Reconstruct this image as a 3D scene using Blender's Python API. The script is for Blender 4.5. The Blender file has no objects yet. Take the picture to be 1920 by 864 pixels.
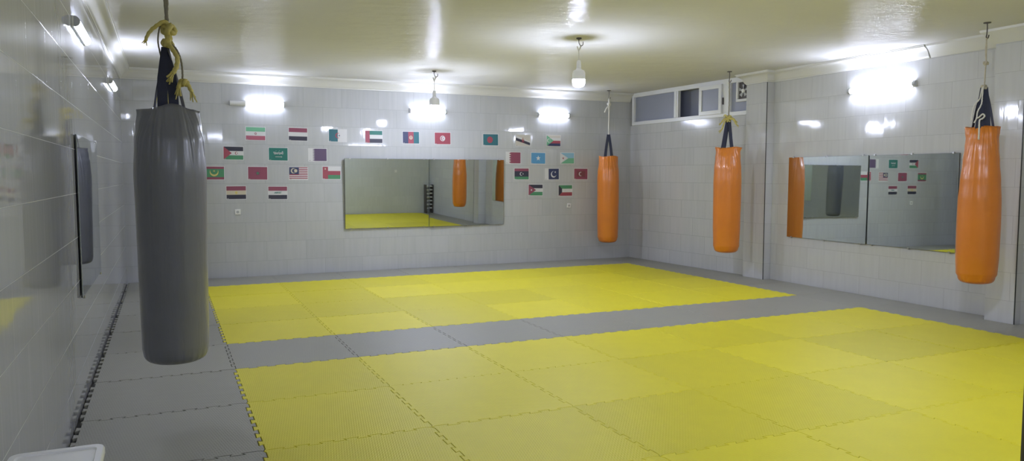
import bpy, bmesh, math, random
from mathutils import Vector, Matrix, noise
random.seed(7)
PI = math.pi
scn = bpy.context.scene
COL = scn.collection

# ------------------------------------------------------------------ helpers
def tag(o, label=None, cat=None, group=None, kind=None):
    if label: o['label'] = label
    if cat: o['category'] = cat
    if group: o['group'] = group
    if kind: o['kind'] = kind
    return o

def obj(name, bm, mats, parent=None, smooth=False, loc=None, angle=None):
    me = bpy.data.meshes.new(name)
    bm.normal_update()
    bm.to_mesh(me); bm.free()
    if not isinstance(mats, (list, tuple)): mats = [mats]
    for m in mats: me.materials.append(m)
    if smooth:
        for p in me.polygons: p.use_smooth = True
        if angle is not None:
            try: me.set_sharp_from_angle(angle=math.radians(angle))
            except Exception: pass
    o = bpy.data.objects.new(name, me); COL.objects.link(o)
    if parent is not None: o.parent = parent
    if loc is not None: o.location = loc
    return o

def empty(name, loc, rz=0.0):
    o = bpy.data.objects.new(name, None); COL.objects.link(o)
    o.location = loc; o.rotation_euler = (0, 0, rz); o.empty_display_size = .1
    return o

def copy_tree(o, parent=None):
    c = o.copy(); COL.objects.link(c)
    if parent is not None: c.parent = parent
    for ch in list(o.children): copy_tree(ch, c)
    return c

def struct(name, bm, m, **k):
    return tag(obj(name, bm, m, **k), kind='structure')

def box(bm, x0, x1, y0, y1, z0, z1, mi=0, bevel=0.0, seg=2):
    vs = [bm.verts.new((x, y, z)) for x in (x0, x1) for y in (y0, y1) for z in (z0, z1)]
    idx = [(0,1,3,2),(4,6,7,5),(0,4,5,1),(2,3,7,6),(0,2,6,4),(1,5,7,3)]
    fs = [bm.faces.new([vs[i] for i in f]) for f in idx]
    for f in fs: f.material_index = mi
    if bevel > 0:
        es = list({e for f in fs for e in f.edges})
        bmesh.ops.bevel(bm, geom=es, offset=bevel, segments=seg, affect='EDGES', profile=.5)
    return fs

def prism(bm, pts, z0, z1, mi=0):
    """vertical prism over a plan polygon"""
    a = [bm.verts.new((p[0], p[1], z0)) for p in pts]
    b = [bm.verts.new((p[0], p[1], z1)) for p in pts]
    n = len(pts)
    fs = [bm.faces.new(a[::-1]), bm.faces.new(b)]
    for i in range(n):
        j = (i+1) % n
        fs.append(bm.faces.new((a[i], a[j], b[j], b[i])))
    for f in fs: f.material_index = mi
    bmesh.ops.recalc_face_normals(bm, faces=fs)
    return fs

def catmull(pts, n=8):
    P = [Vector(p) for p in pts]
    if len(P) < 3:
        return [P[0].lerp(P[-1], i/float(n)) for i in range(n+1)]
    P = [P[0]*2-P[1]] + P + [P[-1]*2-P[-2]]
    out = []
    for i in range(1, len(P)-2):
        p0, p1, p2, p3 = P[i-1:i+3]
        for k in range(n):
            t = k/float(n)
            out.append(.5*((2*p1)+(p2-p0)*t+(2*p0-5*p1+4*p2-p3)*t*t+(3*p1-p0-3*p2+p3)*t**3))
    out.append(P[-2])
    return out

def tube(bm, pts, r, sides=10, n=8, twist=0.0, strands=3, r1=None, smooth_path=True, mi=0):
    path = catmull(pts, n) if smooth_path else [Vector(p) for p in pts]
    L = 0; rings = []
    up = Vector((0, 0, 1)); prev = None
    for i, p in enumerate(path):
        a = path[max(0, i-1)]; b = path[min(len(path)-1, i+1)]
        t = (b-a)
        if t.length < 1e-9: t = Vector((0, 0, 1))
        t.normalize()
        if prev is None:
            nrm = t.orthogonal().normalized()
        else:
            nrm = (prev - t*prev.dot(t))
            nrm = nrm.normalized() if nrm.length > 1e-6 else t.orthogonal().normalized()
        prev = nrm
        bi = t.cross(nrm)
        if i: L += (p-path[i-1]).length
        f = i/float(max(1, len(path)-1))
        rr = r if r1 is None else r+(r1-r)*f
        ring = []
        for k in range(sides):
            an = 2*PI*k/sides
            q = rr*(1+(.16*math.cos(strands*an+twist*L) if twist else 0))
            ring.append(bm.verts.new(p+nrm*math.cos(an)*q+bi*math.sin(an)*q))
        rings.append(ring)
    fs = []
    for i in range(len(rings)-1):
        for k in range(sides):
            j = (k+1) % sides
            fs.append(bm.faces.new((rings[i][k], rings[i][j], rings[i+1][j], rings[i+1][k])))
    fs.append(bm.faces.new(rings[0][::-1])); fs.append(bm.faces.new(rings[-1]))
    for f in fs: f.material_index = mi
    return fs

def lathe(bm, prof, seg=24, cx=0, cy=0, mi=0, close=True):
    """prof: list of (r, z)"""
    rings = []
    for r, z in prof:
        if r < 1e-6: rings.append([bm.verts.new((cx, cy, z))])
        else: rings.append([bm.verts.new((cx+r*math.cos(2*PI*k/seg), cy+r*math.sin(2*PI*k/seg), z)) for k in range(seg)])
    fs = []
    for a, b in zip(rings, rings[1:]):
        for k in range(seg):
            j = (k+1) % seg
            if len(a) == 1 and len(b) == 1: continue
            if len(a) == 1: fs.append(bm.faces.new((a[0], b[j], b[k])))
            elif len(b) == 1: fs.append(bm.faces.new((a[k], a[j], b[0])))
            else: fs.append(bm.faces.new((a[k], a[j], b[j], b[k])))
    for f in fs: f.material_index = mi
    bmesh.ops.recalc_face_normals(bm, faces=fs)
    return fs

def ribbon(bm, pts, w, wdir, th=.004, n=6, mi=0):
    path = catmull(pts, n)
    wv = Vector(wdir).normalized()
    rows = []
    for i, p in enumerate(path):
        a = path[max(0, i-1)]; b = path[min(len(path)-1, i+1)]
        t = (b-a).normalized()
        side = (wv-t*wv.dot(t)).normalized()
        nr = t.cross(side)
        ww = w(i/float(len(path)-1)) if callable(w) else w
        rows.append([bm.verts.new(p+side*sx*ww*.5+nr*sn*th*.5) for sx, sn in ((-1,-1),(1,-1),(1,1),(-1,1))])
    for a, b in zip(rows, rows[1:]):
        for k in range(4):
            j = (k+1) % 4
            bm.faces.new((a[k], a[j], b[j], b[k])).material_index = mi
    bm.faces.new(rows[0][::-1]).material_index = mi
    bm.faces.new(rows[-1]).material_index = mi

# ------------------------------------------------------------------ materials
def nt(name):
    m = bpy.data.materials.new(name); m.use_nodes = True
    t = m.node_tree
    return m, t, t.nodes['Principled BSDF']

def lk(t, a, b): t.links.new(a, b)

def simple(name, col, rough=.5, metal=0.0, spec=.5, bump=0.0, bscale=60.0, var=0.0, vscale=8.0, coat=0.0, sub=0.0):
    m, t, b = nt(name)
    b.inputs['Base Color'].default_value = (*col, 1)
    b.inputs['Roughness'].default_value = rough
    b.inputs['Metallic'].default_value = metal
    b.inputs['Specular IOR Level'].default_value = spec
    b.inputs['Coat Weight'].default_value = coat
    b.inputs['Coat Roughness'].default_value = .12
    tc = t.nodes.new('ShaderNodeTexCoord')
    if var > 0:
        n = t.nodes.new('ShaderNodeTexNoise'); n.inputs['Scale'].default_value = vscale; n.inputs['Detail'].default_value = 4
        lk(t, tc.outputs['Object'], n.inputs['Vector'])
        mp = t.nodes.new('ShaderNodeMapRange'); mp.inputs['From Min'].default_value = .3; mp.inputs['From Max'].default_value = .7
        mp.inputs['To Min'].default_value = 1-var; mp.inputs['To Max'].default_value = 1+var
        lk(t, n.outputs['Fac'], mp.inputs['Value'])
        mx = t.nodes.new('ShaderNodeVectorMath'); mx.operation = 'SCALE'; mx.inputs[0].default_value = col
        lk(t, mp.outputs['Result'], mx.inputs['Scale'])
        lk(t, mx.outputs['Vector'], b.inputs['Base Color'])
    if bump > 0:
        n = t.nodes.new('ShaderNodeTexNoise'); n.inputs['Scale'].default_value = bscale; n.inputs['Detail'].default_value = 3
        lk(t, tc.outputs['Object'], n.inputs['Vector'])
        bp = t.nodes.new('ShaderNodeBump'); bp.inputs['Strength'].default_value = bump; bp.inputs['Distance'].default_value = .01
        lk(t, n.outputs['Fac'], bp.inputs['Height']); lk(t, bp.outputs['Normal'], b.inputs['Normal'])
    return m

def emit(name, col, strength):
    m = bpy.data.materials.new(name); m.use_nodes = True
    t = m.node_tree; t.nodes.clear()
    e = t.nodes.new('ShaderNodeEmission'); e.inputs['Color'].default_value = (*col, 1); e.inputs['Strength'].default_value = strength
    o = t.nodes.new('ShaderNodeOutputMaterial'); lk(t, e.outputs['Emission'], o.inputs['Surface'])
    return m

class G:
    """tiny math-node builder"""
    def __init__(s, t): s.t = t
    def m(s, op, a, b=None, c=None):
        n = s.t.nodes.new('ShaderNodeMath'); n.operation = op
        for i, v in enumerate((a, b, c)):
            if v is None: continue
            if isinstance(v, (int, float)): n.inputs[i].default_value = v
            else: s.t.links.new(v, n.inputs[i])
        return n.outputs[0]
    def comb(s, x, y, z):
        n = s.t.nodes.new('ShaderNodeCombineXYZ')
        for i, v in enumerate((x, y, z)):
            if isinstance(v, (int, float)): n.inputs[i].default_value = v
            else: s.t.links.new(v, n.inputs[i])
        return n.outputs[0]
    def vm(s, op, a, b=None, sc=None):
        n = s.t.nodes.new('ShaderNodeVectorMath'); n.operation = op
        for i, v in enumerate((a, b)):
            if v is None: continue
            if isinstance(v, tuple): n.inputs[i].default_value = v
            else: s.t.links.new(v, n.inputs[i])
        if sc is not None:
            if isinstance(sc, (int, float)): n.inputs['Scale'].default_value = sc
            else: s.t.links.new(sc, n.inputs['Scale'])
        return n.outputs[0]
    def noise(s, vec, scale, detail=2.0, rough=.5):
        n = s.t.nodes.new('ShaderNodeTexNoise'); n.inputs['Scale'].default_value = scale
        n.inputs['Detail'].default_value = detail; n.inputs['Roughness'].default_value = rough
        s.t.links.new(vec, n.inputs['Vector']); return n.outputs['Fac']
    def bump(s, h, strength, dist=.01, nrm=None):
        n = s.t.nodes.new('ShaderNodeBump'); n.inputs['Strength'].default_value = strength; n.inputs['Distance'].default_value = dist
        s.t.links.new(h, n.inputs['Height'])
        if nrm is not None: s.t.links.new(nrm, n.inputs['Normal'])
        return n.outputs['Normal']
    def mixc(s, f, a, b):
        n = s.t.nodes.new('ShaderNodeMix'); n.data_type = 'RGBA'
        if isinstance(f, (int, float)): n.inputs[0].default_value = f
        else: s.t.links.new(f, n.inputs[0])
        for i, v in ((6, a), (7, b)):
            if isinstance(v, tuple): n.inputs[i].default_value = (*v, 1) if len(v) == 3 else v
            else: s.t.links.new(v, n.inputs[i])
        return n.outputs[2]

def tile_mat(name, axis, u0, v0=.26, tw=.6, th=.3, grout=(.40, .41, .41), base=(.66, .68, .68), rough=.09, tilt=.02, streak=.25, gw=.0016, bond=.5, vj=1.0):
    m, t, b = nt(name); g = G(t)
    geo = t.nodes.new('ShaderNodeNewGeometry')
    sp = t.nodes.new('ShaderNodeSeparateXYZ'); lk(t, geo.outputs['Position'], sp.inputs[0])
    u_, z_ = sp.outputs[0 if axis == 'X' else 1], sp.outputs[2]
    v = g.m('DIVIDE', g.m('SUBTRACT', z_, v0), th)
    row = g.m('FLOOR', v)
    odd = g.m('MULTIPLY', g.m('FRACT', g.m('MULTIPLY', row, .5)), 2*bond)
    u = g.m('ADD', g.m('DIVIDE', g.m('SUBTRACT', u_, u0), tw), odd)
    col = g.m('FLOOR', u)
    fu, fv = g.m('FRACT', u), g.m('FRACT', v)
    eu = g.m('MULTIPLY', g.m('MINIMUM', fu, g.m('SUBTRACT', 1.0, fu)), tw)
    ev = g.m('MULTIPLY', g.m('MINIMUM', fv, g.m('SUBTRACT', 1.0, fv)), th)
    e = g.m('MINIMUM', g.m('MULTIPLY', eu, 1.0/vj), ev)
    mask = g.m('LESS_THAN', e, gw)
    wn = t.nodes.new('ShaderNodeTexWhiteNoise'); wn.noise_dimensions = '2D'
    lk(t, g.comb(col, row, 0.0), wn.inputs['Vector'])
    rs = t.nodes.new('ShaderNodeSeparateColor'); lk(t, wn.outputs['Color'], rs.inputs[0])
    # fine vertical streaks of the glaze pattern, slight tile-to-tile shade
    st = g.noise(g.comb(g.m('MULTIPLY', u_, 22.0), g.m('MULTIPLY', z_, 1.3), g.m('MULTIPLY', wn.outputs['Value'], 40.0)), 1.0, 3.0)
    shade = g.m('ADD', g.m('MULTIPLY', g.m('SUBTRACT', st, .5), .16), g.m('MULTIPLY_ADD', wn.outputs['Value'], .05, .975))
    bc = g.vm('SCALE', base, sc=shade)
    lk(t, g.mixc(mask, bc, grout), b.inputs['Base Color'])
    lk(t, g.m('MULTIPLY_ADD', mask, .6, rough), b.inputs['Roughness'])
    # each tile lies at its own tiny angle; glaze slightly wavy
    h = g.noise(g.comb(g.m('MULTIPLY', u_, 14.0), g.m('MULTIPLY', z_, 3.0), g.m('MULTIPLY', wn.outputs['Value'], 17.0)), 1.0, 2.0)
    hh = g.m('SUBTRACT', g.m('MULTIPLY', h, .25), g.m('MULTIPLY', g.m('LESS_THAN', e, gw*1.6), .3))
    nb = g.bump(hh, streak, .01)
    du = g.m('MULTIPLY', g.m('SUBTRACT', rs.outputs[0], .5), tilt)
    dz = g.m('MULTIPLY', g.m('SUBTRACT', rs.outputs[1], .5), tilt*1.3)
    off = g.comb(du, 0.0, dz) if axis == 'X' else g.comb(0.0, du, dz)
    lk(t, g.vm('NORMALIZE', g.vm('ADD', nb, off)), b.inputs['Normal'])
    return m

def mat_foam(name, col, rough, var):
    m, t, b = nt(name); g = G(t)
    oi = t.nodes.new('ShaderNodeObjectInfo')
    tc = t.nodes.new('ShaderNodeTexCoord')
    sp = t.nodes.new('ShaderNodeSeparateXYZ'); lk(t, tc.outputs['Object'], sp.inputs[0])
    x, y = sp.outputs[0], sp.outputs[1]
    # woven ridge pattern, its direction depends on how the tile was laid
    flip = g.m('SUBTRACT', g.m('MULTIPLY', g.m('GREATER_THAN', oi.outputs['Random'], .5), 2.0), 1.0)
    d1 = g.m('ADD', g.m('MULTIPLY', x, .8), g.m('MULTIPLY', g.m('MULTIPLY', y, flip), .6))
    d2 = g.m('SUBTRACT', g.m('MULTIPLY', x, .6), g.m('MULTIPLY', g.m('MULTIPLY', y, flip), .8))
    s1 = g.m('SINE', g.m('ADD', g.m('MULTIPLY', d1, 380.0), g.m('MULTIPLY', g.m('SINE', g.m('MULTIPLY', d2, 190.0)), 1.3)))
    nz = g.noise(tc.outputs['Object'], 5.0, 4.0)
    big = g.m('MULTIPLY', g.m('SUBTRACT', nz, .5), .10)
    rnd = g.m('MULTIPLY', g.m('SUBTRACT', oi.outputs['Random'], .5), 2*var)
    sh = g.m('ADD', g.m('ADD', 1.0, big), rnd)
    lk(t, g.vm('SCALE', col, sc=sh), b.inputs['Base Color'])
    b.inputs['Roughness'].default_value = rough
    b.inputs['Specular IOR Level'].default_value = .32
    lk(t, g.bump(s1, .22, .002), b.inputs['Normal'])
    return m

def mat_ceiling():
    m, t, b = nt('glossy_cream_plaster'); g = G(t)
    geo = t.nodes.new('ShaderNodeNewGeometry')
    sp = t.nodes.new('ShaderNodeSeparateXYZ'); lk(t, geo.outputs['Position'], sp.inputs[0])
    big = g.noise(geo.outputs['Position'], .7, 3.0)
    lk(t, g.mixc(g.m('MULTIPLY_ADD', big, 1.6, -.3), (.63, .622, .60), (.67, .665, .655)), b.inputs['Base Color'])
    h1 = g.noise(g.comb(g.m('MULTIPLY', sp.outputs[0], 1.6), g.m('MULTIPLY', sp.outputs[1], 3.2), 0.0), 1.0, 2.0)
    h2 = g.noise(g.comb(g.m('MULTIPLY', sp.outputs[0], 5.0), g.m('MULTIPLY', sp.outputs[1], 9.0), 3.0), 1.0, 5.0, .6)
    h = g.m('ADD', g.m('MULTIPLY', h1, 1.0), g.m('MULTIPLY', h2, .34))
    lk(t, g.m('MULTIPLY_ADD', g.noise(geo.outputs['Position'], 1.3, 2.0), -.3, .40), b.inputs['Roughness'])
    b.inputs['Specular IOR Level'].default_value = .0
    nb = g.bump(h, .5, .03)
    lk(t, nb, b.inputs['Normal'])
    gl = t.nodes.new('ShaderNodeBsdfGlossy'); gl.inputs['Roughness'].default_value = .08; lk(t, g.bump(g.m('ADD', h, g.m('MULTIPLY', h2, .5)), 1.0, .022), gl.inputs['Normal'])
    mx = t.nodes.new('ShaderNodeMixShader'); mx.inputs[0].default_value = .05
    lk(t, b.outputs[0], mx.inputs[1]); lk(t, gl.outputs[0], mx.inputs[2])
    lk(t, mx.outputs[0], t.nodes['Material Output'].inputs['Surface'])
    return m

def mat_mirror():
    m, t, b = nt('mirror_glass')
    b.inputs['Base Color'].default_value = (.70, .745, .72, 1)
    b.inputs['Metallic'].default_value = 1.0; b.inputs['Roughness'].default_value = .015
    g = G(t); tc = t.nodes.new('ShaderNodeTexCoord')
    h = g.noise(tc.outputs['Object'], 1.1, 1.0)
    lk(t, g.bump(h, .04, .01), b.inputs['Normal'])
    return m

def mat_pvc(name, col):
    m, t, b = nt(name); g = G(t)
    tc = t.nodes.new('ShaderNodeTexCoord')
    n1 = g.noise(tc.outputs['Object'], 3.0, 3.0)
    lk(t, g.vm('SCALE', col, sc=g.m('MULTIPLY_ADD', n1, .25, .87)), b.inputs['Base Color'])
    b.inputs['Roughness'].default_value = .34
    b.inputs['Coat Weight'].default_value = .35; b.inputs['Coat Roughness'].default_value = .18
    sp = t.nodes.new('ShaderNodeSeparateXYZ'); lk(t, tc.outputs['Object'], sp.inputs[0])
    vec = g.comb(g.m('MULTIPLY', sp.outputs[0], 16.0), g.m('MULTIPLY', sp.outputs[1], 16.0), g.m('MULTIPLY', sp.outputs[2], 3.5))
    h = g.noise(vec, 1.0, 3.0)
    lk(t, g.bump(h, .28, .02), b.inputs['Normal'])
    return m

M = {}
M['tile_back'] = tile_mat('back_wall_tiles', 'X', .339, base=(.475,.485,.49), grout=(.30,.31,.31), rough=.055)
M['tile_right'] = tile_mat('right_wall_tiles', 'Y', .44, base=(.535,.54,.54), grout=(.33,.33,.33), rough=.07, tilt=.016)
M['tile_window'] = tile_mat('window_wall_tiles', 'Y', .2, base=(.50,.505,.505), rough=.14, tilt=.014, grout=(.22,.225,.225))
M['tile_left'] = tile_mat('left_wall_tiles', 'Y', .19, tw=.62, base=(.44,.445,.46), rough=.045, tilt=.010, grout=(.55,.55,.55), streak=.16, gw=.0013, vj=.4)
M['tile_front'] = tile_mat('front_wall_tiles', 'X', .1, base=(.55,.57,.56), rough=.2, tilt=.01, grout=(.50,.52,.51))
M['ceiling'] = mat_ceiling()
M['cornice'] = simple('cornice_plaster', (.64,.635,.60), .38, bump=.08, bscale=30)
M['concrete'] = simple('dark_concrete', (.045,.045,.045), .9, bump=.2, bscale=40, var=.2)
M['yellow'] = mat_foam('yellow_eva_foam', (.66,.59,.014), .5, .075)
M['grey'] = mat_foam('grey_eva_foam', (.28,.277,.235), .46, .05)
M['mirror'] = mat_mirror()
M['mirror_edge'] = simple('mirror_back_edge', (.02,.025,.025), .4)
M['metal'] = simple('zinc_plated_steel', (.45,.45,.44), .35, metal=1.0)
M['dark_metal'] = simple('dark_steel', (.10,.09,.085), .5, metal=.6)
M['orange'] = mat_pvc('orange_pvc', (.66,.20,.018))
M['bag_grey'] = mat_pvc('charcoal_pvc', (.165,.170,.200))
M['navy'] = simple('navy_webbing', (.028,.032,.060), .8, bump=.2, bscale=250)
M['grey_web'] = simple('grey_webbing', (.20,.20,.21), .75, bump=.2, bscale=250)
M['rope_y'] = simple('yellow_polyrope', (.55,.47,.14), .6, bump=.3, bscale=160, var=.15, vscale=30)
M['rope_b'] = simple('beige_cord', (.50,.45,.34), .75, bump=.3, bscale=200, var=.1, vscale=30)
M['rope_g'] = simple('dirty_grey_cord', (.24,.22,.16), .8, bump=.3, bscale=200)
M['rope_w'] = simple('white_cord', (.68,.66,.60), .75, bump=.3, bscale=200)
M['white_pl'] = simple('white_plastic', (.72,.72,.70), .35, coat=.1)
M['upvc'] = simple('white_upvc', (.74,.75,.76), .3)
M['grey_cap'] = simple('grey_end_cap', (.42,.43,.44), .45)
M['black_pl'] = simple('black_rubber', (.018,.017,.016), .55, bump=.1, bscale=80)
M['bin'] = simple('white_bin_plastic', (.66,.66,.62), .4)
M['shaft'] = simple('light_shaft_render', (.33,.35,.43), .9, bump=.2, bscale=20)
M['slat'] = simple('brushed_slat', (.62,.63,.62), .4, metal=.2)
M['tube'] = emit('lit_tube_diffuser', (.725,.775,1.0), 44.0)
M['tube_strong'] = emit('lit_strong_tube_diffuser', (.725,.775,1.0), 72.0)
M['bulb'] = emit('lit_led_bulb', (.725,.775,1.0), 360.0)
def frosted():
    m, t, b = nt('frosted_glass')
    b.inputs['Base Color'].default_value = (.50,.53,.64,1); b.inputs['Roughness'].default_value = .28
    b.inputs['Transmission Weight'].default_value = .45
    g = G(t); tc = t.nodes.new('ShaderNodeTexCoord')
    lk(t, g.bump(g.noise(tc.outputs['Object'], 90.0, 2.0), .15, .004), b.inputs['Normal'])
    return m
M['frost'] = frosted()

# ------------------------------------------------------------------ room dimensions (metres)
XL, YB, H = -1.02, 5.90, 3.12
WIN_A, WIN_B = (7.62, 5.90), (7.78, 2.80)          # foot line of the window wall (slightly out of square)
PIL1 = (7.68, 2.36, 2.80)                          # face x, y0, y1
XR = 7.82
PIL2 = (7.60, -1.42, -1.10)
XR2 = 7.70
YF = -5.06                                         # front wall
def win_x(y): return WIN_A[0]+(WIN_A[1]-y)*(WIN_B[0]-WIN_A[0])/(WIN_A[1]-WIN_B[1])

bm = bmesh.new(); box(bm, -1.3, 8.4, -8.0, 6.1, -.12, -.001)
struct('floor', bm, M['concrete'])
bm = bmesh.new(); box(bm, -1.3, 8.4, -8.0, 6.1, H, H+.008)
struct('ceiling', bm, M['ceiling'])
bm = bmesh.new(); box(bm, XL-.2, XL, -8.0, 6.1, 0, H); struct('wall_left', bm, M['tile_left'])
bm = bmesh.new(); box(bm, XL, 8.4, YB, YB+.2, 0, H); struct('wall_back', bm, M['tile_back'])
bm = bmesh.new(); prism(bm, [WIN_A, (7.95, YB), (7.95, 2.80), WIN_B], 0, 2.525)
struct('wall_right_rear', bm, M['tile_window'])
bm = bmesh.new()
prism(bm, [(PIL1[0], 2.80), (8.2, 2.80), (8.2, YF), (XR2, YF), (XR2, PIL2[1]), (PIL2[0], PIL2[1]), (PIL2[0], PIL2[2]), (XR, PIL2[2]), (XR, PIL1[1]), (PIL1[0], PIL1[1])], 0, H)
struct('wall_right', bm, M['tile_right'])
bm = bmesh.new()
prism(bm, [(3.0, YF), (8.2, YF), (8.2, -7.8), (3.0, -7.8)], 0, H); struct('wall_front', bm, M['tile_front'])
bm = bmesh.new(); box(bm, XL, 3.0, -8.0, -7.8, 0, H); struct('wall_entrance', bm, M['tile_front'])
bm = bmesh.new(); box(bm, 7.97, 8.07, 2.85, 6.1, 2.2, H); struct('wall_shaft', bm, M['shaft'])

# dark corner beads running up the pilaster edges
for k, (x, y, z0, z1) in enumerate(((PIL1[0], PIL1[1], .02, 2.96), (PIL2[0], PIL2[1], .02, 2.96))):
    bm = bmesh.new(); box(bm, x-.003, x+.006, y-.003, y+.005, z0, z1)
    struct('trim_%d' % (k+1), bm, M['mirror_edge'])

# cornice: moulded profile (out from wall, down from ceiling) swept along the walls
PROF = [(0,-.155),(.012,-.155),(.014,-.143),(.022,-.138),(.030,-.125),(.042,-.095),(.060,-.066),(.085,-.044),(.108,-.034),(.116,-.026),(.118,-.014),(.128,-.012),(.130,0),(0,0)]
def cornice(name, path, prof=PROF):
    """path: plan points with the room on the right-hand side of travel"""
    bm = bmesh.new(); P = [Vector((p[0], p[1])) for p in path]; rows = []
    for i, p in enumerate(P):
        d0 = (P[i]-P[i-1]).normalized() if i else None
        d1 = (P[i+1]-P[i]).normalized() if i < len(P)-1 else None
        n0 = Vector((d0.y, -d0.x)) if d0 else None
        n1 = Vector((d1.y, -d1.x)) if d1 else None
        if n0 and n1:
            n = (n0+n1); n = n/ (n.length*max(.3, n.normalized().dot(n0)))
        else: n = n0 or n1
        rows.append([bm.verts.new((p.x+n.x*a, p.y+n.y*a, H+z)) for a, z in prof])
    k = len(prof)
    for a, b in zip(rows, rows[1:]):
        for i in range(k):
            j = (i+1) % k
            bm.faces.new((a[i], a[j], b[j], b[i]))
    bm.faces.new(rows[0][::-1]); bm.faces.new(rows[-1])
    bmesh.ops.recalc_face_normals(bm, faces=bm.faces[:])
    return struct(name, bm, M['cornice'], smooth=True, angle=35)
cornice('trim_3', [(XL, -7.8), (XL, YB), (7.60, YB)])
cornice('trim_4', [(PIL1[0]+.1, 2.80), (PIL1[0], 2.80), (PIL1[0], PIL1[1]), (XR, PIL1[1]), (XR, -.17)])
cornice('trim_5', [(XR, -.19), (XR, PIL2[2]), (PIL2[0], PIL2[2]), (PIL2[0], PIL2[1]), (XR2, PIL2[1]), (XR2, YF)],
        [(0,-.15),(.012,-.15),(.02,-.14),(.07,-.06),(.112,-.025),(.115,0),(0,0)])
cornice('trim_6', [(8.2, YF), (3.0, YF), (3.0, -7.8)])

# ------------------------------------------------------------------ window in the rear part of the right wall
# local frame: u runs from the back corner towards the pilaster, w = out into the room
WU = Vector((WIN_B[0]-WIN_A[0], WIN_B[1]-WIN_A[1], 0)).normalized()
WN = Vector((WU.y, -WU.x, 0))
if WN.x > 0: WN = -WN
def wbox(bm, u0, u1, w0, w1, z0, z1, mi=0, bevel=0):
    a = bmesh.new(); box(a, u0, u1, w0, w1, z0, z1, bevel=bevel)
    mt = Matrix(((WU.x, WN.x, 0, WIN_A[0]), (WU.y, WN.y, 0, WIN_A[1]), (0, 0, 1, 0), (0, 0, 0, 1)))
    bmesh.ops.transform(a, matrix=mt, verts=a.verts[:])
    bmesh.ops.recalc_face_normals(a, faces=a.faces[:])
    me = bpy.data.meshes.new('tmp'); a.to_mesh(me); a.free()
    n0 = len(bm.faces); bm.from_mesh(me); bpy.data.meshes.remove(me)
    bm.faces.ensure_lookup_table()
    for f in bm.faces[n0:]: f.material_index = mi
ZW0, ZW1 = 2.525, H
win = tag(empty('window_1', (WIN_A[0], WIN_A[1], ZW0)), kind='structure')
def wpart(name, bm, mat, parent=win):
    o = obj(name, bm, mat, parent); o.matrix_parent_inverse = Matrix.Translation((-WIN_A[0], -WIN_A[1], -ZW0)); return o
UL = 3.10
bm = bmesh.new()
for a in ((.06, UL, -.05, .02, ZW0, ZW0+.065), (.06, UL, -.05, .02, 3.045, 3.12), (.06, .125, -.05, .02, ZW0+.065, 3.045),
          (1.285, 1.345, -.05, .02, ZW0+.065, 3.045), (2.46, 2.66, -.05, .02, ZW0+.065, 3.045), (3.05, UL, -.05, .02, ZW0+.065, 3.045)):
    wbox(bm, *a, bevel=.004)
wpart('window_frame', bm, M['upvc'])
for u0, u1 in ((.125, 1.285), (2.66, 3.05)):
    bm = bmesh.new(); wbox(bm, u0, u1, -.03, -.022, ZW0+.065, 3.045); wpart('pane', bm, M['frost'])
bm = bmesh.new(); wbox(bm, 1.345, 1.385, -.045, .01, ZW0+.065, 3.045); wpart('track', bm, M['upvc'])
# opened sash standing in front of its half of the opening
bm = bmesh.new(); s0, s1 = 1.97, 2.50
for a in ((s0, s1, .022, .06, ZW0+.05, ZW0+.115), (s0, s1, .022, .06, 2.985, 3.05), (s0, s0+.065, .022, .06, ZW0+.115, 2.985), (s1-.065, s1, .022, .06, ZW0+.115, 2.985)):
    wbox(bm, *a, bevel=.004)
sash = wpart('sash', bm, M['upvc'])
bm = bmesh.new(); wbox(bm, s0+.065, s1-.065, .036, .044, ZW0+.115, 2.985)
o = obj('sash_pane', bm, M['frost'], sash)
# sash lives in world coordinates under the window empty
bm = bmesh.new(); wbox(bm, s1+.01, s1+.022, .02, .045, 2.72, 2.83); wpart('hinge', bm, M['dark_metal'])

# extractor fan set in the far corner of the right-hand pane
fan = empty('extractor_fan', (WIN_A[0]+WU.x*2.97, WIN_A[1]+WU.y*2.97, 2.72))
tag(fan, 'small extractor fan in white square frame set in the window beside the pilaster', 'fan')
def fpart(name, bm, mat, parent=fan, **k):
    o = obj(name, bm, mat, parent, **k); o.matrix_parent_inverse = Matrix.Translation((-fan.location.x, -fan.location.y, -fan.location.z)); return o
bm = bmesh.new(); f0, f1, g0, g1 = 2.83, 3.10, 2.73, 3.06
for a in ((f0, f1, .021, .06, g0, g0+.04), (f0, f1, .021, .06, g1-.03, g1), (f0, f0+.035, .021, .06, g0+.04, g1-.03), (f1-.02, f1, .021, .06, g0+.04, g1-.03)):
    wbox(bm, *a, bevel=.003)
fpart('fan_frame', bm, M['white_pl'])
bm = bmesh.new(); wbox(bm, f0+.035, f1-.02, .021, .028, g0+.04, g1-.03); fpart('fan_housing', bm, M['dark_metal'])
fc = Vector((WIN_A[0], WIN_A[1], 0))+WU*((f0+f1)/2)+Vector((0, 0, (g0+g1)/2))
def fpt(r, a, w): return fc+WN*w+WU*(r*math.cos(a))+Vector((0, 0, r*math.sin(a)))
bm = bmesh.new()
vs0 = [bm.verts.new(fpt(.035, 2*PI*k/16, .03)) for k in range(16)]; vs1 = [bm.verts.new(fpt(.028, 2*PI*k/16, .052)) for k in range(16)]
for k in range(16): bm.faces.new((vs0[k], vs0[(k+1) % 16], vs1[(k+1) % 16], vs1[k]))
bm.faces.new(vs1); bm.faces.new(vs0[::-1]); bmesh.ops.recalc_face_normals(bm, faces=bm.faces[:])
fpart('fan_hub', bm, M['white_pl'])
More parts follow.
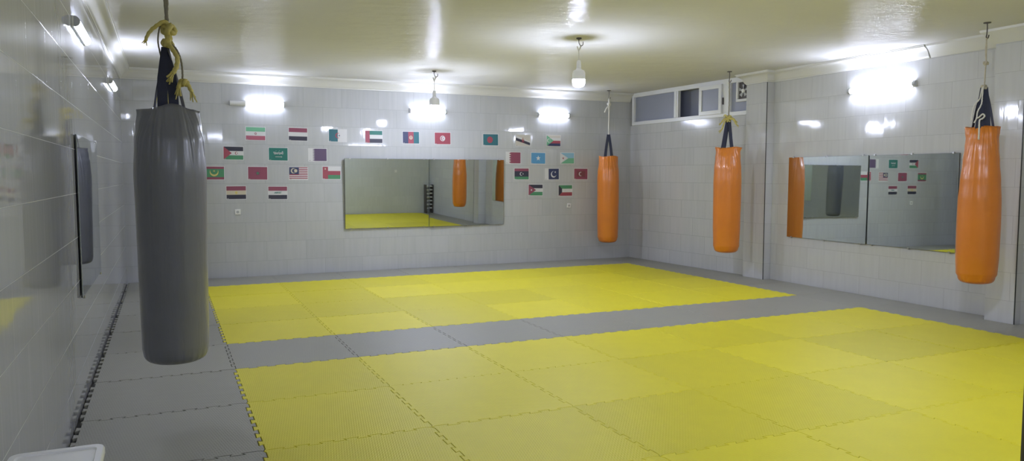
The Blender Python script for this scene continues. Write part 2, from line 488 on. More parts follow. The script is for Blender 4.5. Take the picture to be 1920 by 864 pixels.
for q in range(5):
    bm = bmesh.new(); a = 2*PI*q/5+.3
    up = [fpt(.03, a-.3, .042), fpt(.095, a-.28, .045), fpt(.1, a+.28, .034), fpt(.03, a+.3, .034)]
    A = [bm.verts.new(p) for p in up]; B = [bm.verts.new(p-WN*.003) for p in up]
    bm.faces.new(A); bm.faces.new(B[::-1])
    for k in range(4): bm.faces.new((A[k], A[(k+1) % 4], B[(k+1) % 4], B[k]))
    bmesh.ops.recalc_face_normals(bm, faces=bm.faces[:]); fpart('fan_blade', bm, M['grey_cap'])

# ------------------------------------------------------------------ interlocking foam mats
MT = .022
def edge_profile(n=14, amp=.0125):
    """offset polyline along a unit edge: dovetail teeth alternating about the grid line"""
    pts = [(0.0, 0.0)]
    p = 1.0/n
    s = 1
    x = p*.5
    for k in range(n-1):
        a, b = x+k*p, x+(k+1)*p
        sg = 1 if k % 2 == 0 else -1
        pts += [(a+.10*p, sg*amp), (b-.10*p, sg*amp)] if False else [(a-.09*p, sg*amp), (b+.09*p, sg*amp)]
    pts.append((1.0, 0.0))
    return pts
EP = edge_profile(14)
def tile_outline(x0, y0, x1, y1, flat='', right_pts=None):
    """counter-clockwise outline in grid coordinates, edges in `flat` are cut straight"""
    w, h = x1-x0, y1-y0
    def prof(L): return [(t*1.0, o) for t, o in EP if t < L-.02] if L < .999 else EP[:-1]
    pts = []
    # bottom (y0), left to right
    pts += [(x0, y0)] if 'S' in flat else [(x0+t, y0+o) for t, o in prof(w)]
    # right
    if right_pts: pts += right_pts
    else: pts += [(x1, y0)] if 'E' in flat else [(x1+o, y0+t) for t, o in prof(h)]
    # top, right to left
    if 'N' in flat: pts += [(x1, y1)] if not right_pts else []
    else:
        q = [(x0+t, y1+o) for t, o in prof(w)]
        pts += ([] if right_pts else [(x1, y1)]) + q[1:][::-1]
    # left, top to bottom
    pts.append((x0, y1))
    if 'W' not in flat: pts += [(x0+o, y0+t) for t, o in prof(h)][1:][::-1]
    return pts
def inset(pts, g):
    n = len(pts); out = []
    for i in range(n):
        p0, p1, p2 = Vector(pts[i-1]), Vector(pts[i]), Vector(pts[(i+1) % n])
        d0 = (p1-p0); d1 = (p2-p1)
        if d0.length < 1e-7 or d1.length < 1e-7: out.append(p1); continue
        d0.normalize(); d1.normalize()
        n0 = Vector((-d0.y, d0.x)); n1 = Vector((-d1.y, d1.x))
        nn = n0+n1
        k = 1+n0.dot(n1)
        out.append(p1+nn*(g/max(k, .35)))
    return out
def mat_mesh(name, outline, gap, material):
    o0 = inset(outline, gap); o1 = inset(outline, gap+.0016)
    bm = bmesh.new(); n = len(o0)
    A = [bm.verts.new((p.x, p.y, 0)) for p in o0]
    B = [bm.verts.new((p.x, p.y, MT-.0018)) for p in o0]
    C = [bm.verts.new((p.x, p.y, MT)) for p in o1]
    bm.faces.new(A[::-1]); bm.faces.new(C)
    for i in range(n):
        j = (i+1) % n
        bm.faces.new((A[i], A[j], B[j], B[i])); bm.faces.new((B[i], B[j], C[j], C[i]))
    me = bpy.data.meshes.new(name); bm.normal_update(); bm.to_mesh(me); bm.free()
    me.materials.append(material)
    return me
ORD = ['first','second','third','fourth','fifth','sixth','seventh','eighth','ninth','tenth','eleventh','twelfth']
MESHC = {}
def lay(x0, y0, x1, y1, colour, label, group, flat='', right_pts=None, shift=(0, 0), gap=None):
    g0 = random.choice((.0005, .0008, .0012, .0020))
    if gap is None: gap = g0
    w, h = round(x1-x0, 3), round(y1-y0, 3)
    key = (colour, gap, w, h, flat, right_pts is None)
    if right_pts is None and key in MESHC: me = MESHC[key]
    else:
        rp = [(p[0]-x0, p[1]-y0) for p in right_pts] if right_pts else None
        me = mat_mesh('foam_mat', tile_outline(0, 0, w, h, flat, rp), gap, M[colour])
        if right_pts is None: MESHC[key] = me
    o = bpy.data.objects.new('foam_mat', me); COL.objects.link(o)
    o.location = (x0+shift[0], y0+shift[1], random.uniform(0, .0012))
    tag(o, label, 'mat', group)
    return o
for j in range(4):                        # far yellow field
    for i in range(7):
        y = 4-j
        rn = ('back row nearest the end wall', 'second row from the end wall', 'third row from the end wall', 'front row beside the grey strip')[j]
        lay(i, y, i+1, y+1, 'yellow', 'yellow foam tile, %s from the left, far field, %s' % (ORD[i], rn), 'yellow tiles of the far field')
for j in range(5):                        # near yellow field
    for i in range(7):
        y = -1-j
        rn = ('row touching the grey strip', 'second row from the strip', 'third row from the strip', 'fourth row from the strip', 'fifth row from the strip')[j]
        lay(i, y, i+1, y+1, 'yellow', 'yellow foam tile, %s from the left, near field, %s' % (ORD[i], rn), 'yellow tiles of the near field')
for i in range(7):
    lay(i, 0, i+1, 1, 'grey', 'grey foam tile, %s from the left in the strip between yellow fields' % ORD[i], 'grey tiles of the cross strip')
for k, y in enumerate(range(4, -6, -1)):
    lay(-1, y, 0, y+1, 'grey', 'grey foam tile along the left tiled wall, %s from the far end' % ORD[k], 'grey tiles along the left wall', gap=.0035)
for k, i in enumerate(range(-1, 7)):
    lay(i, 5, i+1, 5.885, 'grey', 'grey cut foam tile against the flag wall, %s from the left' % ORD[k], 'grey tiles along the end wall', flat='N')
g = .012
BR = [(5.885, win_x(5.885)), (2.82, win_x(2.82)), (2.82, PIL1[0]), (2.34, PIL1[0]), (2.34, XR), (PIL2[2]+.02, XR), (PIL2[2]+.02, PIL2[0]), (PIL2[1]-.02, PIL2[0]), (PIL2[1]-.02, XR2), (YF, XR2)]
def wall_profile(y0, y1):
    """cut edge that follows the right wall from y0 up to y1"""
    B = [(y, x-g) for y, x in BR]
    def xa(y, upper):
        for (ya, xa_), (yb, xb) in zip(B, B[1:]):
            if yb <= y <= ya and ya != yb:
                if (upper and y == yb): continue
                if (not upper and y == ya): continue
                return xa_+(xb-xa_)*(ya-y)/(ya-yb)
        return B[-1][1]
    pts = [(xa(y0+1e-6, False), y0)]
    for y, x in B[::-1]:
        if y0+1e-5 < y < y1-1e-5: pts.append((x, y))
    pts.append((xa(y1-1e-6, True), y1))
    return pts
for k, y in enumerate([5, 4, 3, 2, 1, 0, -1, -2, -3, -4, -5]):
    y1 = 5.885 if y == 5 else y+1
    rp = wall_profile(y, y1)
    lay(7, y, 7.6, y1, 'grey', 'grey cut foam tile along the right wall, %s from the far corner' % ORD[k], 'grey tiles along the right wall', flat='NE' if y == 5 else 'E', right_pts=rp)

# ------------------------------------------------------------------ mirrors
def mirror(name, label, loc, w, h, axis, rot, group, pins=((.06, 1), (.5, 1), (.94, 1), (.06, 0), (.5, 0), (.94, 0)), t=.006, back=.010):
    """origin at the lower middle of the pane; pane is built facing -Y then turned"""
    root = empty(name, loc); root.rotation_euler = rot
    tag(root, label, 'mirror', group)
    bm = bmesh.new(); box(bm, -w/2, w/2, -t, -.0005, 0, h); 
    obj('glass', bm, M['mirror'], root)
    bm = bmesh.new()
    box(bm, -w/2-.0015, w/2+.0015, 0, back, -.0015, h+.0015); obj('backing', bm, M['mirror_edge'], root)
    for f, top in pins:
        bm = bmesh.new(); z = h+.004 if top else -.004
        x = -w/2+w*f
        box(bm, x-.012, x+.012, -t-.006, back*.8, z-.012, z+.012, bevel=.003); obj('clip', bm, M['metal'], root)
    return root
BT = (math.radians(.33), 0, 0)
mirror('wall_mirror', 'left pane of the long mirror on the flag wall, reflecting yellow mats', (2.868, 5.872, .724), 1.414, 1.132, 'Y', (math.radians(1.0), 0, math.radians(.3)), 'mirror panes on the flag wall')
mirror('wall_mirror', 'right pane of the long flag wall mirror, reflecting an orange bag', (4.272, 5.872, .724), 1.384, 1.132, 'Y', (math.radians(1.0), 0, math.radians(1.1)), 'mirror panes on the flag wall')
mirror('wall_mirror', 'far pane of the right wall mirror, beside the pilaster, reflecting an orange bag', (XR-.020, 1.327, .692), 1.388, 1.150, 'X', (math.radians(-.28), 0, math.radians(-90-.62)), 'mirror panes on the right wall')
mirror('wall_mirror', 'near pane of the right wall mirror, reflecting flags, behind hanging bag', (XR-.020, .012, .694), 1.226, 1.145, 'X', (math.radians(-.28), 0, math.radians(-90-.62)), 'mirror panes on the right wall')
mirror('wall_mirror', 'tall dark-edged mirror on the left tiled wall', (XL+.015, .32, .742), 1.56, 1.118, 'X', (0, 0, math.radians(90-.1)), None, pins=((.05, 0), (.95, 0), (.95, 1)), t=.005, back=.006)

# ------------------------------------------------------------------ lamps on the walls
def wall_lamp(label, loc, rz, length, lit0, lit1, group, lit='tube'):
    """batten with a half-round diffuser; built facing -Y, origin at the wall, middle"""
    root = empty('wall_lamp', loc, rz); tag(root, label, 'lamp', group)
    bm = bmesh.new(); box(bm, -length/2, length/2, -.0155, 0, -.037, .037, bevel=.004); obj('housing', bm, M['white_pl'], root)
    bm = bmesh.new(); n = 12; rows = []
    for x in (lit0, lit1):
        rows.append([bm.verts.new((x, -.016-.036*math.sin(PI*k/n), -.034*math.cos(PI*k/n))) for k in range(n+1)])
    for k in range(n): bm.faces.new((rows[0][k], rows[0][k+1], rows[1][k+1], rows[1][k]))
    bm.faces.new(rows[0][::-1]); bm.faces.new(rows[1]); bm.faces.new((rows[0][0], rows[1][0], rows[1][n], rows[0][n]))
    bmesh.ops.recalc_face_normals(bm, faces=bm.faces[:])
    obj('diffuser', bm, M[lit], root, smooth=True, angle=40)
    for x0, x1 in ((-length/2, lit0), (lit1, length/2)):
        bm = bmesh.new(); rows = []
        for x in (x0, x1):
            rows.append([bm.verts.new((x, -.0163-.0375*math.sin(PI*k/n), -.0355*math.cos(PI*k/n))) for k in range(n+1)])
        for k in range(n): bm.faces.new((rows[0][k], rows[0][k+1], rows[1][k+1], rows[1][k]))
        bm.faces.new(rows[0][::-1]); bm.faces.new(rows[1]); bm.faces.new((rows[0][0], rows[1][0], rows[1][n], rows[0][n]))
        bmesh.ops.recalc_face_normals(bm, faces=bm.faces[:])
        obj('end_cap', bm, M['grey_cap'] if abs(x1-x0) < .08 else M['white_pl'], root)
    return root
GL = 'tube lamps on the walls'
wall_lamp('lit white tube lamp on the end wall, left, above the green white red flag', (.85, YB, 2.675), 0, .80, -.17, .385, GL)
wall_lamp('lit white tube lamp on the end wall above the long mirror', (3.58, YB, 2.66), 0, .66, -.30, .30, GL)
wall_lamp('lit white tube lamp on the end wall, right, near the far orange bag', (5.96, YB, 2.67), 0, .66, -.30, .30, GL)
wall_lamp('lit white tube lamp on the left wall, nearer of two', (XL, .13, 2.645), PI/2, .90, -.42, .42, GL)
wall_lamp('lit white tube lamp on the left wall, farther of two', (XL, 3.70, 2.64), PI/2, .90, -.42, .42, GL)
wall_lamp('added unseen fill tube lamp on the left wall beside the camera', (XL, -5.2, 2.645), PI/2, .90, -.42, .42, GL)  # added out-of-view fill light that brightens the left foreground
wall_lamp('added unseen fill tube lamp on the entrance wall behind the camera', (.9, -7.8, 2.62), PI, .90, -.42, .42, GL)  # invented lamp, lights the charcoal bag's front and the left floor
wall_lamp('added unseen fill tube lamp on the front wall', (5.3, YF, 2.66), PI, .90, -.42, .42, GL)  # no known fixture here, added to throw light back into the room
wall_lamp('long lit tube lamp on the right wall above the mirror', (XR, .49, 2.69), -PI/2, 1.0, -.46, .46, GL, 'tube_strong')

# ------------------------------------------------------------------ hanging bulbs
def pendant(label, x, y, zb, r, group):
    root = empty('hanging_bulb', (x, y, zb)); tag(root, label, 'lamp', group)
    d = H-zb
    bm = bmesh.new(); lathe(bm, [(0, d), (.03, d), (.03, d-.012), (.012, d-.02), (0, d-.02)], 16)
    tube(bm, [(0, 0, d-.01), (0, 0, d-.05), (.02, 0, d-.085), (.05, 0, d-.075), (.055, 0, d-.04)], .005, 8, 6)
    obj('hook', bm, M['dark_metal'], root, smooth=True, angle=40)
    bm = bmesh.new(); tube(bm, [(.022, 0, d-.08), (.004, 0, d-.14), (0, 0, .30)], .005, 8, 6)
    tube(bm, [(.03, 0, d-.09), (.01, .01, d-.13), (-.02, 0, d-.10), (-.01, -.01, d-.14), (.004, 0, d-.17)], .006, 8, 6)
    obj('cord', bm, M['rope_w'], root, smooth=True)
    bm = bmesh.new(); lathe(bm, [(0, .30), (.018, .30), (.024, .28), (.026, .225), (.022, .215), (0, .215)], 20); obj('socket', bm, M['white_pl'], root, smooth=True, angle=40)
    bm = bmesh.new()
    lathe(bm, [(0, .2155), (.026, .2155), (.034, .20), (r*.9, .185), (r+.003, .16), (r+.003, .087), (r, .0855), (0, .0855)], 24)
    obj('bulb_base', bm, M['white_pl'], root, smooth=True, angle=40)
    bm = bmesh.new()
    lathe(bm, [(0, .085), (r, .085), (r, .055), (r*.94, .03), (r*.72, .012), (r*.4, .003), (0, 0)], 24)
    obj('bulb', bm, M['bulb'], root, smooth=True, angle=60)
    return root
GB = 'bulbs hanging from the ceiling'
pendant('bare white bulb hanging above the long mirror, farther of the two in view', 3.185, 4.37, 2.53, .07, GB)
pendant('bare white bulb hanging near mid ceiling, nearer of the two in view', 3.80, 1.14, 2.57, .07, GB)
pendant('bare white bulb hanging just above the top edge of the photo', 3.80, -3.15, 2.72, .07, GB)

# ------------------------------------------------------------------ punching bags
def frayed(bm, p, d, r, L, n=9, seed=0):
    rnd = random.Random(seed); p = Vector(p); d = Vector(d).normalized()
    for k in range(n):
        o = Vector((rnd.uniform(-1, 1), rnd.uniform(-1, 1), rnd.uniform(-1, 1)))
        tube(bm, [p+o*r*.4, p+d*L*.5+o*r*.9, p+d*L*rnd.uniform(.85, 1.1)+o*r*1.5], r*.28, 5, 4)
def knot(bm, c, s, r, seed=0, tw=220):
    rnd = random.Random(seed); a0 = rnd.uniform(0, 6)
    pts = []
    for k in range(25):
        t = 2*PI*k/24+a0
        pts.append((c[0]+s*.42*(math.sin(t)+1.3*math.sin(2*t)), c[1]+s*.42*(math.cos(t)-1.3*math.cos(2*t))*.8, c[2]-s*.55*math.sin(3*t)))
    tube(bm, pts, r, 8, 4, twist=tw)

def bag_body(bm, prof, seed, lobes=(), rim=None, pleat=.055, nseg=288, pulls=(-PI/2-.25, -PI/2+.25, PI/2-.25, PI/2+.25), flat=.35):
    """prof: list of (z, r) from bottom to rim, interpolated smoothly; top gathered with pleats"""
    rnd = random.Random(seed)
    Ht = prof[-1][0]
    ph = [(rnd.choice((5, 7, 8, 9, 11, 13)), rnd.uniform(0, 6.28), rnd.uniform(.5, 1)) for _ in range(6)]
    cr = []
    for k in range(34):
        af = 2*PI*(k+rnd.uniform(-.35, .35))/34
        pl = min(pulls, key=lambda q: abs((af-q+PI) % (2*PI)-PI))
        d = (af-pl+PI) % (2*PI)-PI
        cr.append((pl, d, rnd.uniform(.035, .075), rnd.uniform(.35, 1.0), rnd.choice((.05, .07, .10, .14, .20))))
    def R(z):
        for (z0, r0), (z1, r1) in zip(prof, prof[1:]):
            if z0 <= z <= z1:
                t = (z-z0)/(z1-z0); t = t*t*(3-2*t); return r0+(r1-r0)*t
        return prof[-1][1]
    rb = prof[0][1]; hb = .085
    zs = []
    rows = []
    # bottom dome
    levels = []
    for k in range(12):
        a = PI/2*k/12
        levels.append((hb*(1-math.cos(a)) if False else hb*(1-math.cos(a)), rb*(math.sin(a)**.62)*.0+rb*(1-(1-math.sin(a))**1.6 if k else 0)))
    for k in range(1, 12):
        pass
    lv = [(0.0, 0.0), (0.0015, rb*.30), (.004, rb*.55), (.010, rb*.72), (.020, rb*.84), (.034, rb*.92), (.052, rb*.97), (.075, rb*.995), (.10, R(.10))]
    N = 84
    for k in range(1, N+1):
        z = .10+(Ht-.10)*k/N; lv.append((z, R(z)))
    cv = None
    for z, r in lv:
        t = max(0, (Ht-z)/Ht)
        if r == 0: rows.append([bm.verts.new((0, 0, 0))]); continue
        ring = []
        for k in range(nseg):
            th = 2*PI*k/nseg
            fine = sum(w*math.sin(n*th+p+z*1.5*(n % 3-1)) for n, p, w in ph)/3.2
            crease = 0
            if t < .6:
                for pl, dd, wd, w, ln in cr:
                    a = pl+dd*(1-.55*math.exp(-t/.13))
                    d = (th-a+PI) % (2*PI)-PI
                    if abs(d) < wd*5:
                        crease += w*(.55*math.exp(-((d-wd*1.5)/wd)**2)-math.exp(-(d/wd)**2))*math.exp(-(t/ln)**1.5)
            top = math.exp(-t/.10)
            q = 1+pleat*(top*.45*fine+crease*.75)+.006*fine*math.exp(-t/.16)
            bot = math.exp(-z/.05)
            q += .012*bot*math.sin(26*th+ph[0][1])*(1 if z > .012 else 0)
            for (la, lw, lh) in lobes:
                d = (th-la+PI) % (2*PI)-PI
                q += lh*math.exp(-(d/lw)**2)*math.exp(-t/.035)
            zz = z
            if rim and t < .12:
                zz += rim(th)*math.exp(-t/.03)
            q += .010*noise.noise(Vector((math.cos(th)*2, math.sin(th)*2, z*3+seed)))
            fl = flat*math.exp(-t/.055)
            ring.append(bm.verts.new((r*q*math.cos(th)*(1+fl*.12), r*q*math.sin(th)*(1-fl), zz)))
        rows.append(ring)
    # rim folds inward and sinks
    last = rows[-1]
    for s, dz in ((.93, -.002), (.86, -.03), (.5, -.055), (.15, -.06)):
        rows.append([bm.verts.new((v.co.x*s, v.co.y*s, v.co.z+dz)) for v in last])
    for a, b in zip(rows, rows[1:]):
        for k in range(nseg):
            j = (k+1) % nseg
            if len(a) == 1: bm.faces.new((a[0], b[j], b[k]))
            else: bm.faces.new((a[k], a[j], b[j], b[k]))
    bm.faces.new(rows[-1])
    bmesh.ops.recalc_face_normals(bm, faces=bm.faces[:])

def hook(label, x, y, group):
    root = empty('ceiling_hook', (x, y, H-.15)); tag(root, label, 'hook', group)
    bm = bmesh.new(); lathe(bm, [(0, .15), (.035, .15), (.035, .142), (.012, .138), (0, .138)], 16); obj('plate', bm, M['dark_metal'], root)
    bm = bmesh.new(); tube(bm, [(0, 0, .145), (.004, 0, .09), (.0, 0, .03), (-.006, 0, .008), (.004, 0, -.008), (.022, 0, -.002), (.034, 0, .028)], .0055, 8, 6)
    obj('hook_rod', bm, M['dark_metal'], root, smooth=True)
    return root

GBAG = 'punching bags hanging from the ceiling'
# ---- charcoal bag near the camera (local z = 0 at the bag bottom)
gz = .437
def gp(x, z, y=0.0): return (x, y, z-gz)
grey = empty('punching_bag', (-.431, -1.35, gz)); tag(grey, 'large charcoal grey punching bag hanging in the left foreground', 'punching bag', GBAG)
bm = bmesh.new()
bag_body(bm, [(0, .186), (.10, .190), (.30, .193), (.62, .196), (.95, .200), (1.15, .203), (1.35, .194), (1.43, .180), (1.535, .160)], 3, pleat=.075, flat=.45,
         lobes=((0, .16, .05), (PI, .16, .05), (PI/2, .3, -.05), (-PI/2, .3, -.05)),
         rim=lambda th: .036*math.exp(-((math.cos(th)*.17-.02)/.085)**2)*(1 if True else 0))
obj('bag_body', bm, M['bag_grey'], grey, smooth=True)
apex = gp(-.010, 2.335)
for pts, w, wd, mt in (
    ([gp(-.012, 2.345, -.012), gp(-.022, 2.22, -.03), gp(-.030, 2.10, -.045), gp(-.031, 1.965, -.05)], lambda f: .034+.024*min(1, f*2), (1, 0, 0), 'navy'),
    ([gp(-.004, 2.345, .004), gp(.012, 2.22, -.02), gp(.026, 2.10, -.035), gp(.031, 1.955, -.04)], lambda f: .036+.020*min(1, f*2), (1, .1, 0), 'navy'),
    ([gp(-.012, 2.335, .006), gp(-.040, 2.20, .0), gp(-.062, 2.08, -.01), gp(-.082, 1.95, -.02)], .05, (.14, 1, 0), 'navy'),
    ([gp(-.000, 2.335, .006), gp(.040, 2.20, .02), gp(.068, 2.08, .02), gp(.094, 1.95, .02)], .05, (-.28, 1, 0), 'grey_web')):
    bm = bmesh.new(); ribbon(bm, pts, w, wd, .004); obj('strap', bm, M[mt], grey, smooth=False)
bm = bmesh.new()
tube(bm, [gp(.0, H-.145), gp(.004, 2.9), gp(.0, 2.64), gp(.008, 2.50)], .010, 10, 10, twist=220)
tube(bm, [gp(.010, H-.145), gp(-.003, 2.9), gp(.010, 2.64), gp(.002, 2.50)], .009, 10, 10, twist=220)
obj('rope', bm, M['rope_g'], grey, smooth=True)
bm = bmesh.new()
knot(bm, gp(.014, 2.452, -.01), .038, .016, 1)
tube(bm, [gp(.020, 2.45, -.02), gp(-.006, 2.492, -.03), gp(-.062, 2.455, -.03), gp(-.096, 2.415, -.03), gp(-.112, 2.375, -.03)], .013, 10, 8, twist=200, r1=.009)
frayed(bm, gp(-.112, 2.38, -.03), (-.3, 0, -1), .009, .025, 7, 2)
tube(bm, [gp(.014, 2.44), gp(.012, 2.40), gp(.004, 2.37)], .021, 12, 8, twist=160)
knot(bm, gp(.006, 2.370, -.005), .026, .015, 5)
tube(bm, [gp(.010, 2.365, -.03), gp(.034, 2.325, -.05), gp(.056, 2.28, -.065), gp(.050, 2.225, -.08), gp(.026, 2.18, -.09)], .013, 10, 8, twist=200)
frayed(bm, gp(.030, 2.188, -.09), (-.55, 0, -1), .014, .055, 14, 3)
knot(bm, gp(.090, 2.138, -.04), .022, .013, 8)
tube(bm, [gp(.088, 2.145, -.04), gp(.064, 2.125, -.05), gp(.058, 2.10, -.05)], .013, 8, 8, twist=200)
frayed(bm, gp(.060, 2.11, -.05), (-.1, 0, -1), .013, .06, 12, 4)
tube(bm, [gp(.092, 2.145, -.04), gp(.115, 2.118, -.04), gp(.130, 2.085, -.04)], .012, 8, 8, twist=200)
frayed(bm, gp(.128, 2.09, -.04), (.25, 0, -1), .013, .055, 12, 6)
obj('knotted_rope', bm, M['rope_y'], grey, smooth=True)
bm = bmesh.new()
tube(bm, [gp(.030, 2.36, -.03), gp(.052, 2.335, -.04), gp(.074, 2.28, -.045), gp(.082, 2.217, -.045), gp(.082, 2.15, -.042)], .0055, 8, 8, twist=500)
tube(bm, [gp(-.030, 2.478, -.02), gp(-.043, 2.42, .01), gp(-.045, 2.37, .02), gp(-.034, 2.30, .015)], .0045, 8, 8, twist=500)
obj('thin_cord', bm, M['rope_g'], grey, smooth=True)
hook('ceiling hook holding the charcoal punching bag in the left foreground', -.431, -1.35, 'bag hooks in the ceiling')
# two more charcoal bags stand in line behind it (seen in the mirrors)
for y, lab, dz in ((2.60, 'charcoal punching bag hidden behind the foreground bag, seen only in reflections', .0),
                   (5.10, 'farthest charcoal punching bag near the end wall, seen only in the left mirror', -.03)):
    c = copy_tree(grey); c.location = (-.42, y, gz+dz); c['label'] = lab
    c.scale = (1, 1, 1)
    hook('ceiling hook above the charcoal bag %s' % ('behind the foreground bag' if y < 3 else 'closest to the end wall'), -.42, y, 'bag hooks in the ceiling')

# ---- orange bags
def orange_bag(label, x, y, zb, prof, apex_z, seed, lobes, straps, rope_fn, pleat=.075):
    root = empty('punching_bag', (x, y, zb)); tag(root, label, 'punching bag', GBAG)
    bm = bmesh.new(); bag_body(bm, prof, seed, lobes, rim=lambda th: .008*math.sin(3*th+seed), pleat=pleat); obj('bag_body', bm, M['orange'], root, smooth=True)
    for pts, w, wd in straps:
        bm = bmesh.new(); ribbon(bm, pts, w, wd, .004); obj('strap', bm, M['navy'], root)
    rope_fn(root)
    return root
# towards-camera direction in plan, to give each bag the turn it has in the photo
def turn(x, y): return math.atan2(x+.456, y+6.41)
# bag 2 : far, near the end wall
zb = .358
def rope2(root):
    bm = bmesh.new(); z = 2.31-zb; top = H-.146-zb
    tube(bm, [(.004, 0, top+.008), (.004, 0, top-.3), (0, 0, z)], .011, 10, 10, twist=200)
    knot(bm, (.004, 0, top-.10), .026, .016, 3); tube(bm, [(.004, 0, top-.02), (.006, 0, top-.1), (.002, 0, top-.2)], .019, 10, 8, twist=160)
    tube(bm, [(-.01, 0, top-.14), (-.05, -.01, top-.19), (-.075, -.01, top-.25)], .012, 8, 8, twist=200)
    obj('rope', bm, M['rope_w'], root, smooth=True)
s = [([(-.006, -.01, 2.325-zb), (-.035, -.05, 2.12-zb), (-.062, -.08, 1.90-zb)], .048, (1, 0, 0)), ([(.006, -.01, 2.325-zb), (.038, -.05, 2.12-zb), (.066, -.08, 1.90-zb)], .048, (1, 0, 0)),
     ([(-.006, .01, 2.325-zb), (-.035, .05, 2.12-zb), (-.056, .08, 1.90-zb)], .048, (1, 0, 0)), ([(.006, .01, 2.325-zb), (.038, .05, 2.12-zb), (.060, .08, 1.90-zb)], .048, (1, 0, 0))]
b2 = orange_bag('farthest orange punching bag, hanging near the corner of the flag wall', 6.885, 5.50, zb,
    [(0, .175), (.10, .185), (.4, .192), (.8, .196), (1.1, .197), (1.3, .190), (1.45, .172), (1.575, .166)], 2.33, 11, ((.4, .2, .04),), s, rope2)
b2.rotation_euler.z = -turn(6.885, 5.5)
hook('ceiling hook holding the farthest orange bag near the flag wall', 6.885, 5.50, 'bag hooks in the ceiling')
# bag 3 : in front of the window
zb = .425
def rope3(root):
    bm = bmesh.new(); top = H-.146-zb; z = 2.46-zb
    tube(bm, [(0, 0, top+.01), (.004, 0, top-.25), (0, 0, z)], .008, 8, 8, twist=300)
    obj('rope', bm, M['rope_g'], root, smooth=True)
    bm = bmesh.new()
    knot(bm, (0, 0, 2.44-zb), .045, .015, 2); knot(bm, (-.01, -.01, 2.40-zb), .032, .014, 9)
    for k, (dx, dz, L) in enumerate(((-.10, -.06, .06), (-.09, -.16, .07), (.09, -.03, .05), (.11, -.09, .05), (-.05, .05, .04))):
        tube(bm, [(0, -.02, 2.43-zb), (dx*.6, -.04, 2.44+dz*.35-zb), (dx, -.05, 2.43+dz-zb)], .012, 8, 6, twist=200)
        frayed(bm, (dx*.95, -.05, 2.435+dz-zb), (dx, 0, -.12), .012, L, 7, k)
    obj('knotted_rope', bm, M['rope_y'], root, smooth=True)
s = [([(-.008, -.012, 2.41-zb), (-.04, -.05, 2.2-zb), (-.075, -.08, 1.97-zb)], .062, (1, .3, 0)), ([(.008, -.012, 2.41-zb), (.03, -.05, 2.2-zb), (.058, -.08, 1.97-zb)], .05, (1, .5, 0)),
     ([(-.008, .012, 2.41-zb), (-.03, .05, 2.2-zb), (-.06, .08, 1.97-zb)], .05, (1, .2, 0)), ([(.008, .012, 2.41-zb), (.03, .05, 2.2-zb), (.055, .08, 1.97-zb)], .05, (1, -.2, 0))]
b3 = orange_bag('middle orange punching bag, hanging in front of the window wall', 7.19, 2.62, zb,
    [(0, .180), (.10, .190), (.4, .198), (.8, .202), (1.05, .203), (1.25, .196), (1.42, .180), (1.52, .166), (1.575, .172)], 2.4, 23,
    ((.0, .22, .16), (PI, .2, .04), (-1.9, .3, -.05)), s, rope3, pleat=.085)
b3.rotation_euler.z = -turn(7.19, 2.62)
hook('ceiling hook holding the orange bag in front of the window', 7.19, 2.62, 'bag hooks in the ceiling')
# bag 4 : right foreground
zb = .470
def rope4(root):
    bm = bmesh.new(); top = H-.146-zb
    tube(bm, [(0, 0, top), (.004, 0, 2.75-zb), (-.003, 0, 2.48-zb)], .0065, 8, 8, twist=400)
    tube(bm, [(.002, .002, top), (-.004, 0, 2.85-zb), (.004, 0, 2.72-zb)], .006, 8, 8, twist=400)
    knot(bm, (.004, 0, 2.715-zb), .020, .010, 4); knot(bm, (-.004, -.01, 2.475-zb), .024, .012, 6)
    obj('rope', bm, M['rope_b'], root, smooth=True)
    bm = bmesh.new()
    tube(bm, [(-.01, -.03, 2.48-zb), (-.015, -.06, 2.38-zb), (-.02, -.085, 2.30-zb), (-.05, -.11, 2.22-zb), (-.055, -.13, 2.16-zb), (-.075, -.13, 2.11-zb)], .0065, 8, 8, twist=400)
    tube(bm, [(-.02, -.03, 2.47-zb), (-.035, -.05, 2.36-zb), (-.075, -.07, 2.30-zb), (-.095, -.08, 2.22-zb), (-.10, -.09, 2.14-zb)], .0065, 8, 8, twist=400)
    tube(bm, [(-.06, -.13, 2.155-zb), (-.035, -.14, 2.165-zb), (-.005, -.14, 2.195-zb), (.012, -.14, 2.175-zb), (-.005, -.145, 2.15-zb), (-.028, -.15, 2.135-zb), (-.030, -.158, 2.07-zb), (-.030, -.163, 1.94-zb)], .0075, 8, 8, twist=400)
    obj('dangling_cord', bm, M['rope_w'], root, smooth=True)
s = [([(-.016, -.012, 2.47-zb), (-.025, -.06, 2.28-zb), (-.03, -.10, 2.03-zb)], lambda f: .04+.035*f, (1, 0, 0)), ([(.012, -.008, 2.47-zb), (.025, -.05, 2.28-zb), (.035, -.085, 2.03-zb)], lambda f: .04+.03*f, (1, 0, 0)),
     ([(-.012, .012, 2.47-zb), (-.055, .02, 2.28-zb), (-.092, .03, 2.03-zb)], .05, (.4, 1, 0)), ([(.012, .012, 2.47-zb), (.055, .02, 2.28-zb), (.098, .03, 2.03-zb)], .05, (-.4, 1, 0))]
b4 = orange_bag('nearest orange punching bag, right foreground beside the mirror', 7.125, -1.31, zb,
    [(0, .170), (.08, .184), (.3, .194), (.6, .196), (.85, .193), (1.05, .181), (1.25, .164), (1.40, .150), (1.50, .142), (1.53, .146), (1.605, .144)], 2.48, 31,
    ((0, .2, .05), (PI, .2, .05), (-PI/2, .35, -.03)), s, rope4, pleat=.085)
b4.rotation_euler.z = -turn(7.125, -1.31)
hook('ceiling hook holding the orange bag in the right foreground', 7.125, -1.31, 'bag hooks in the ceiling')

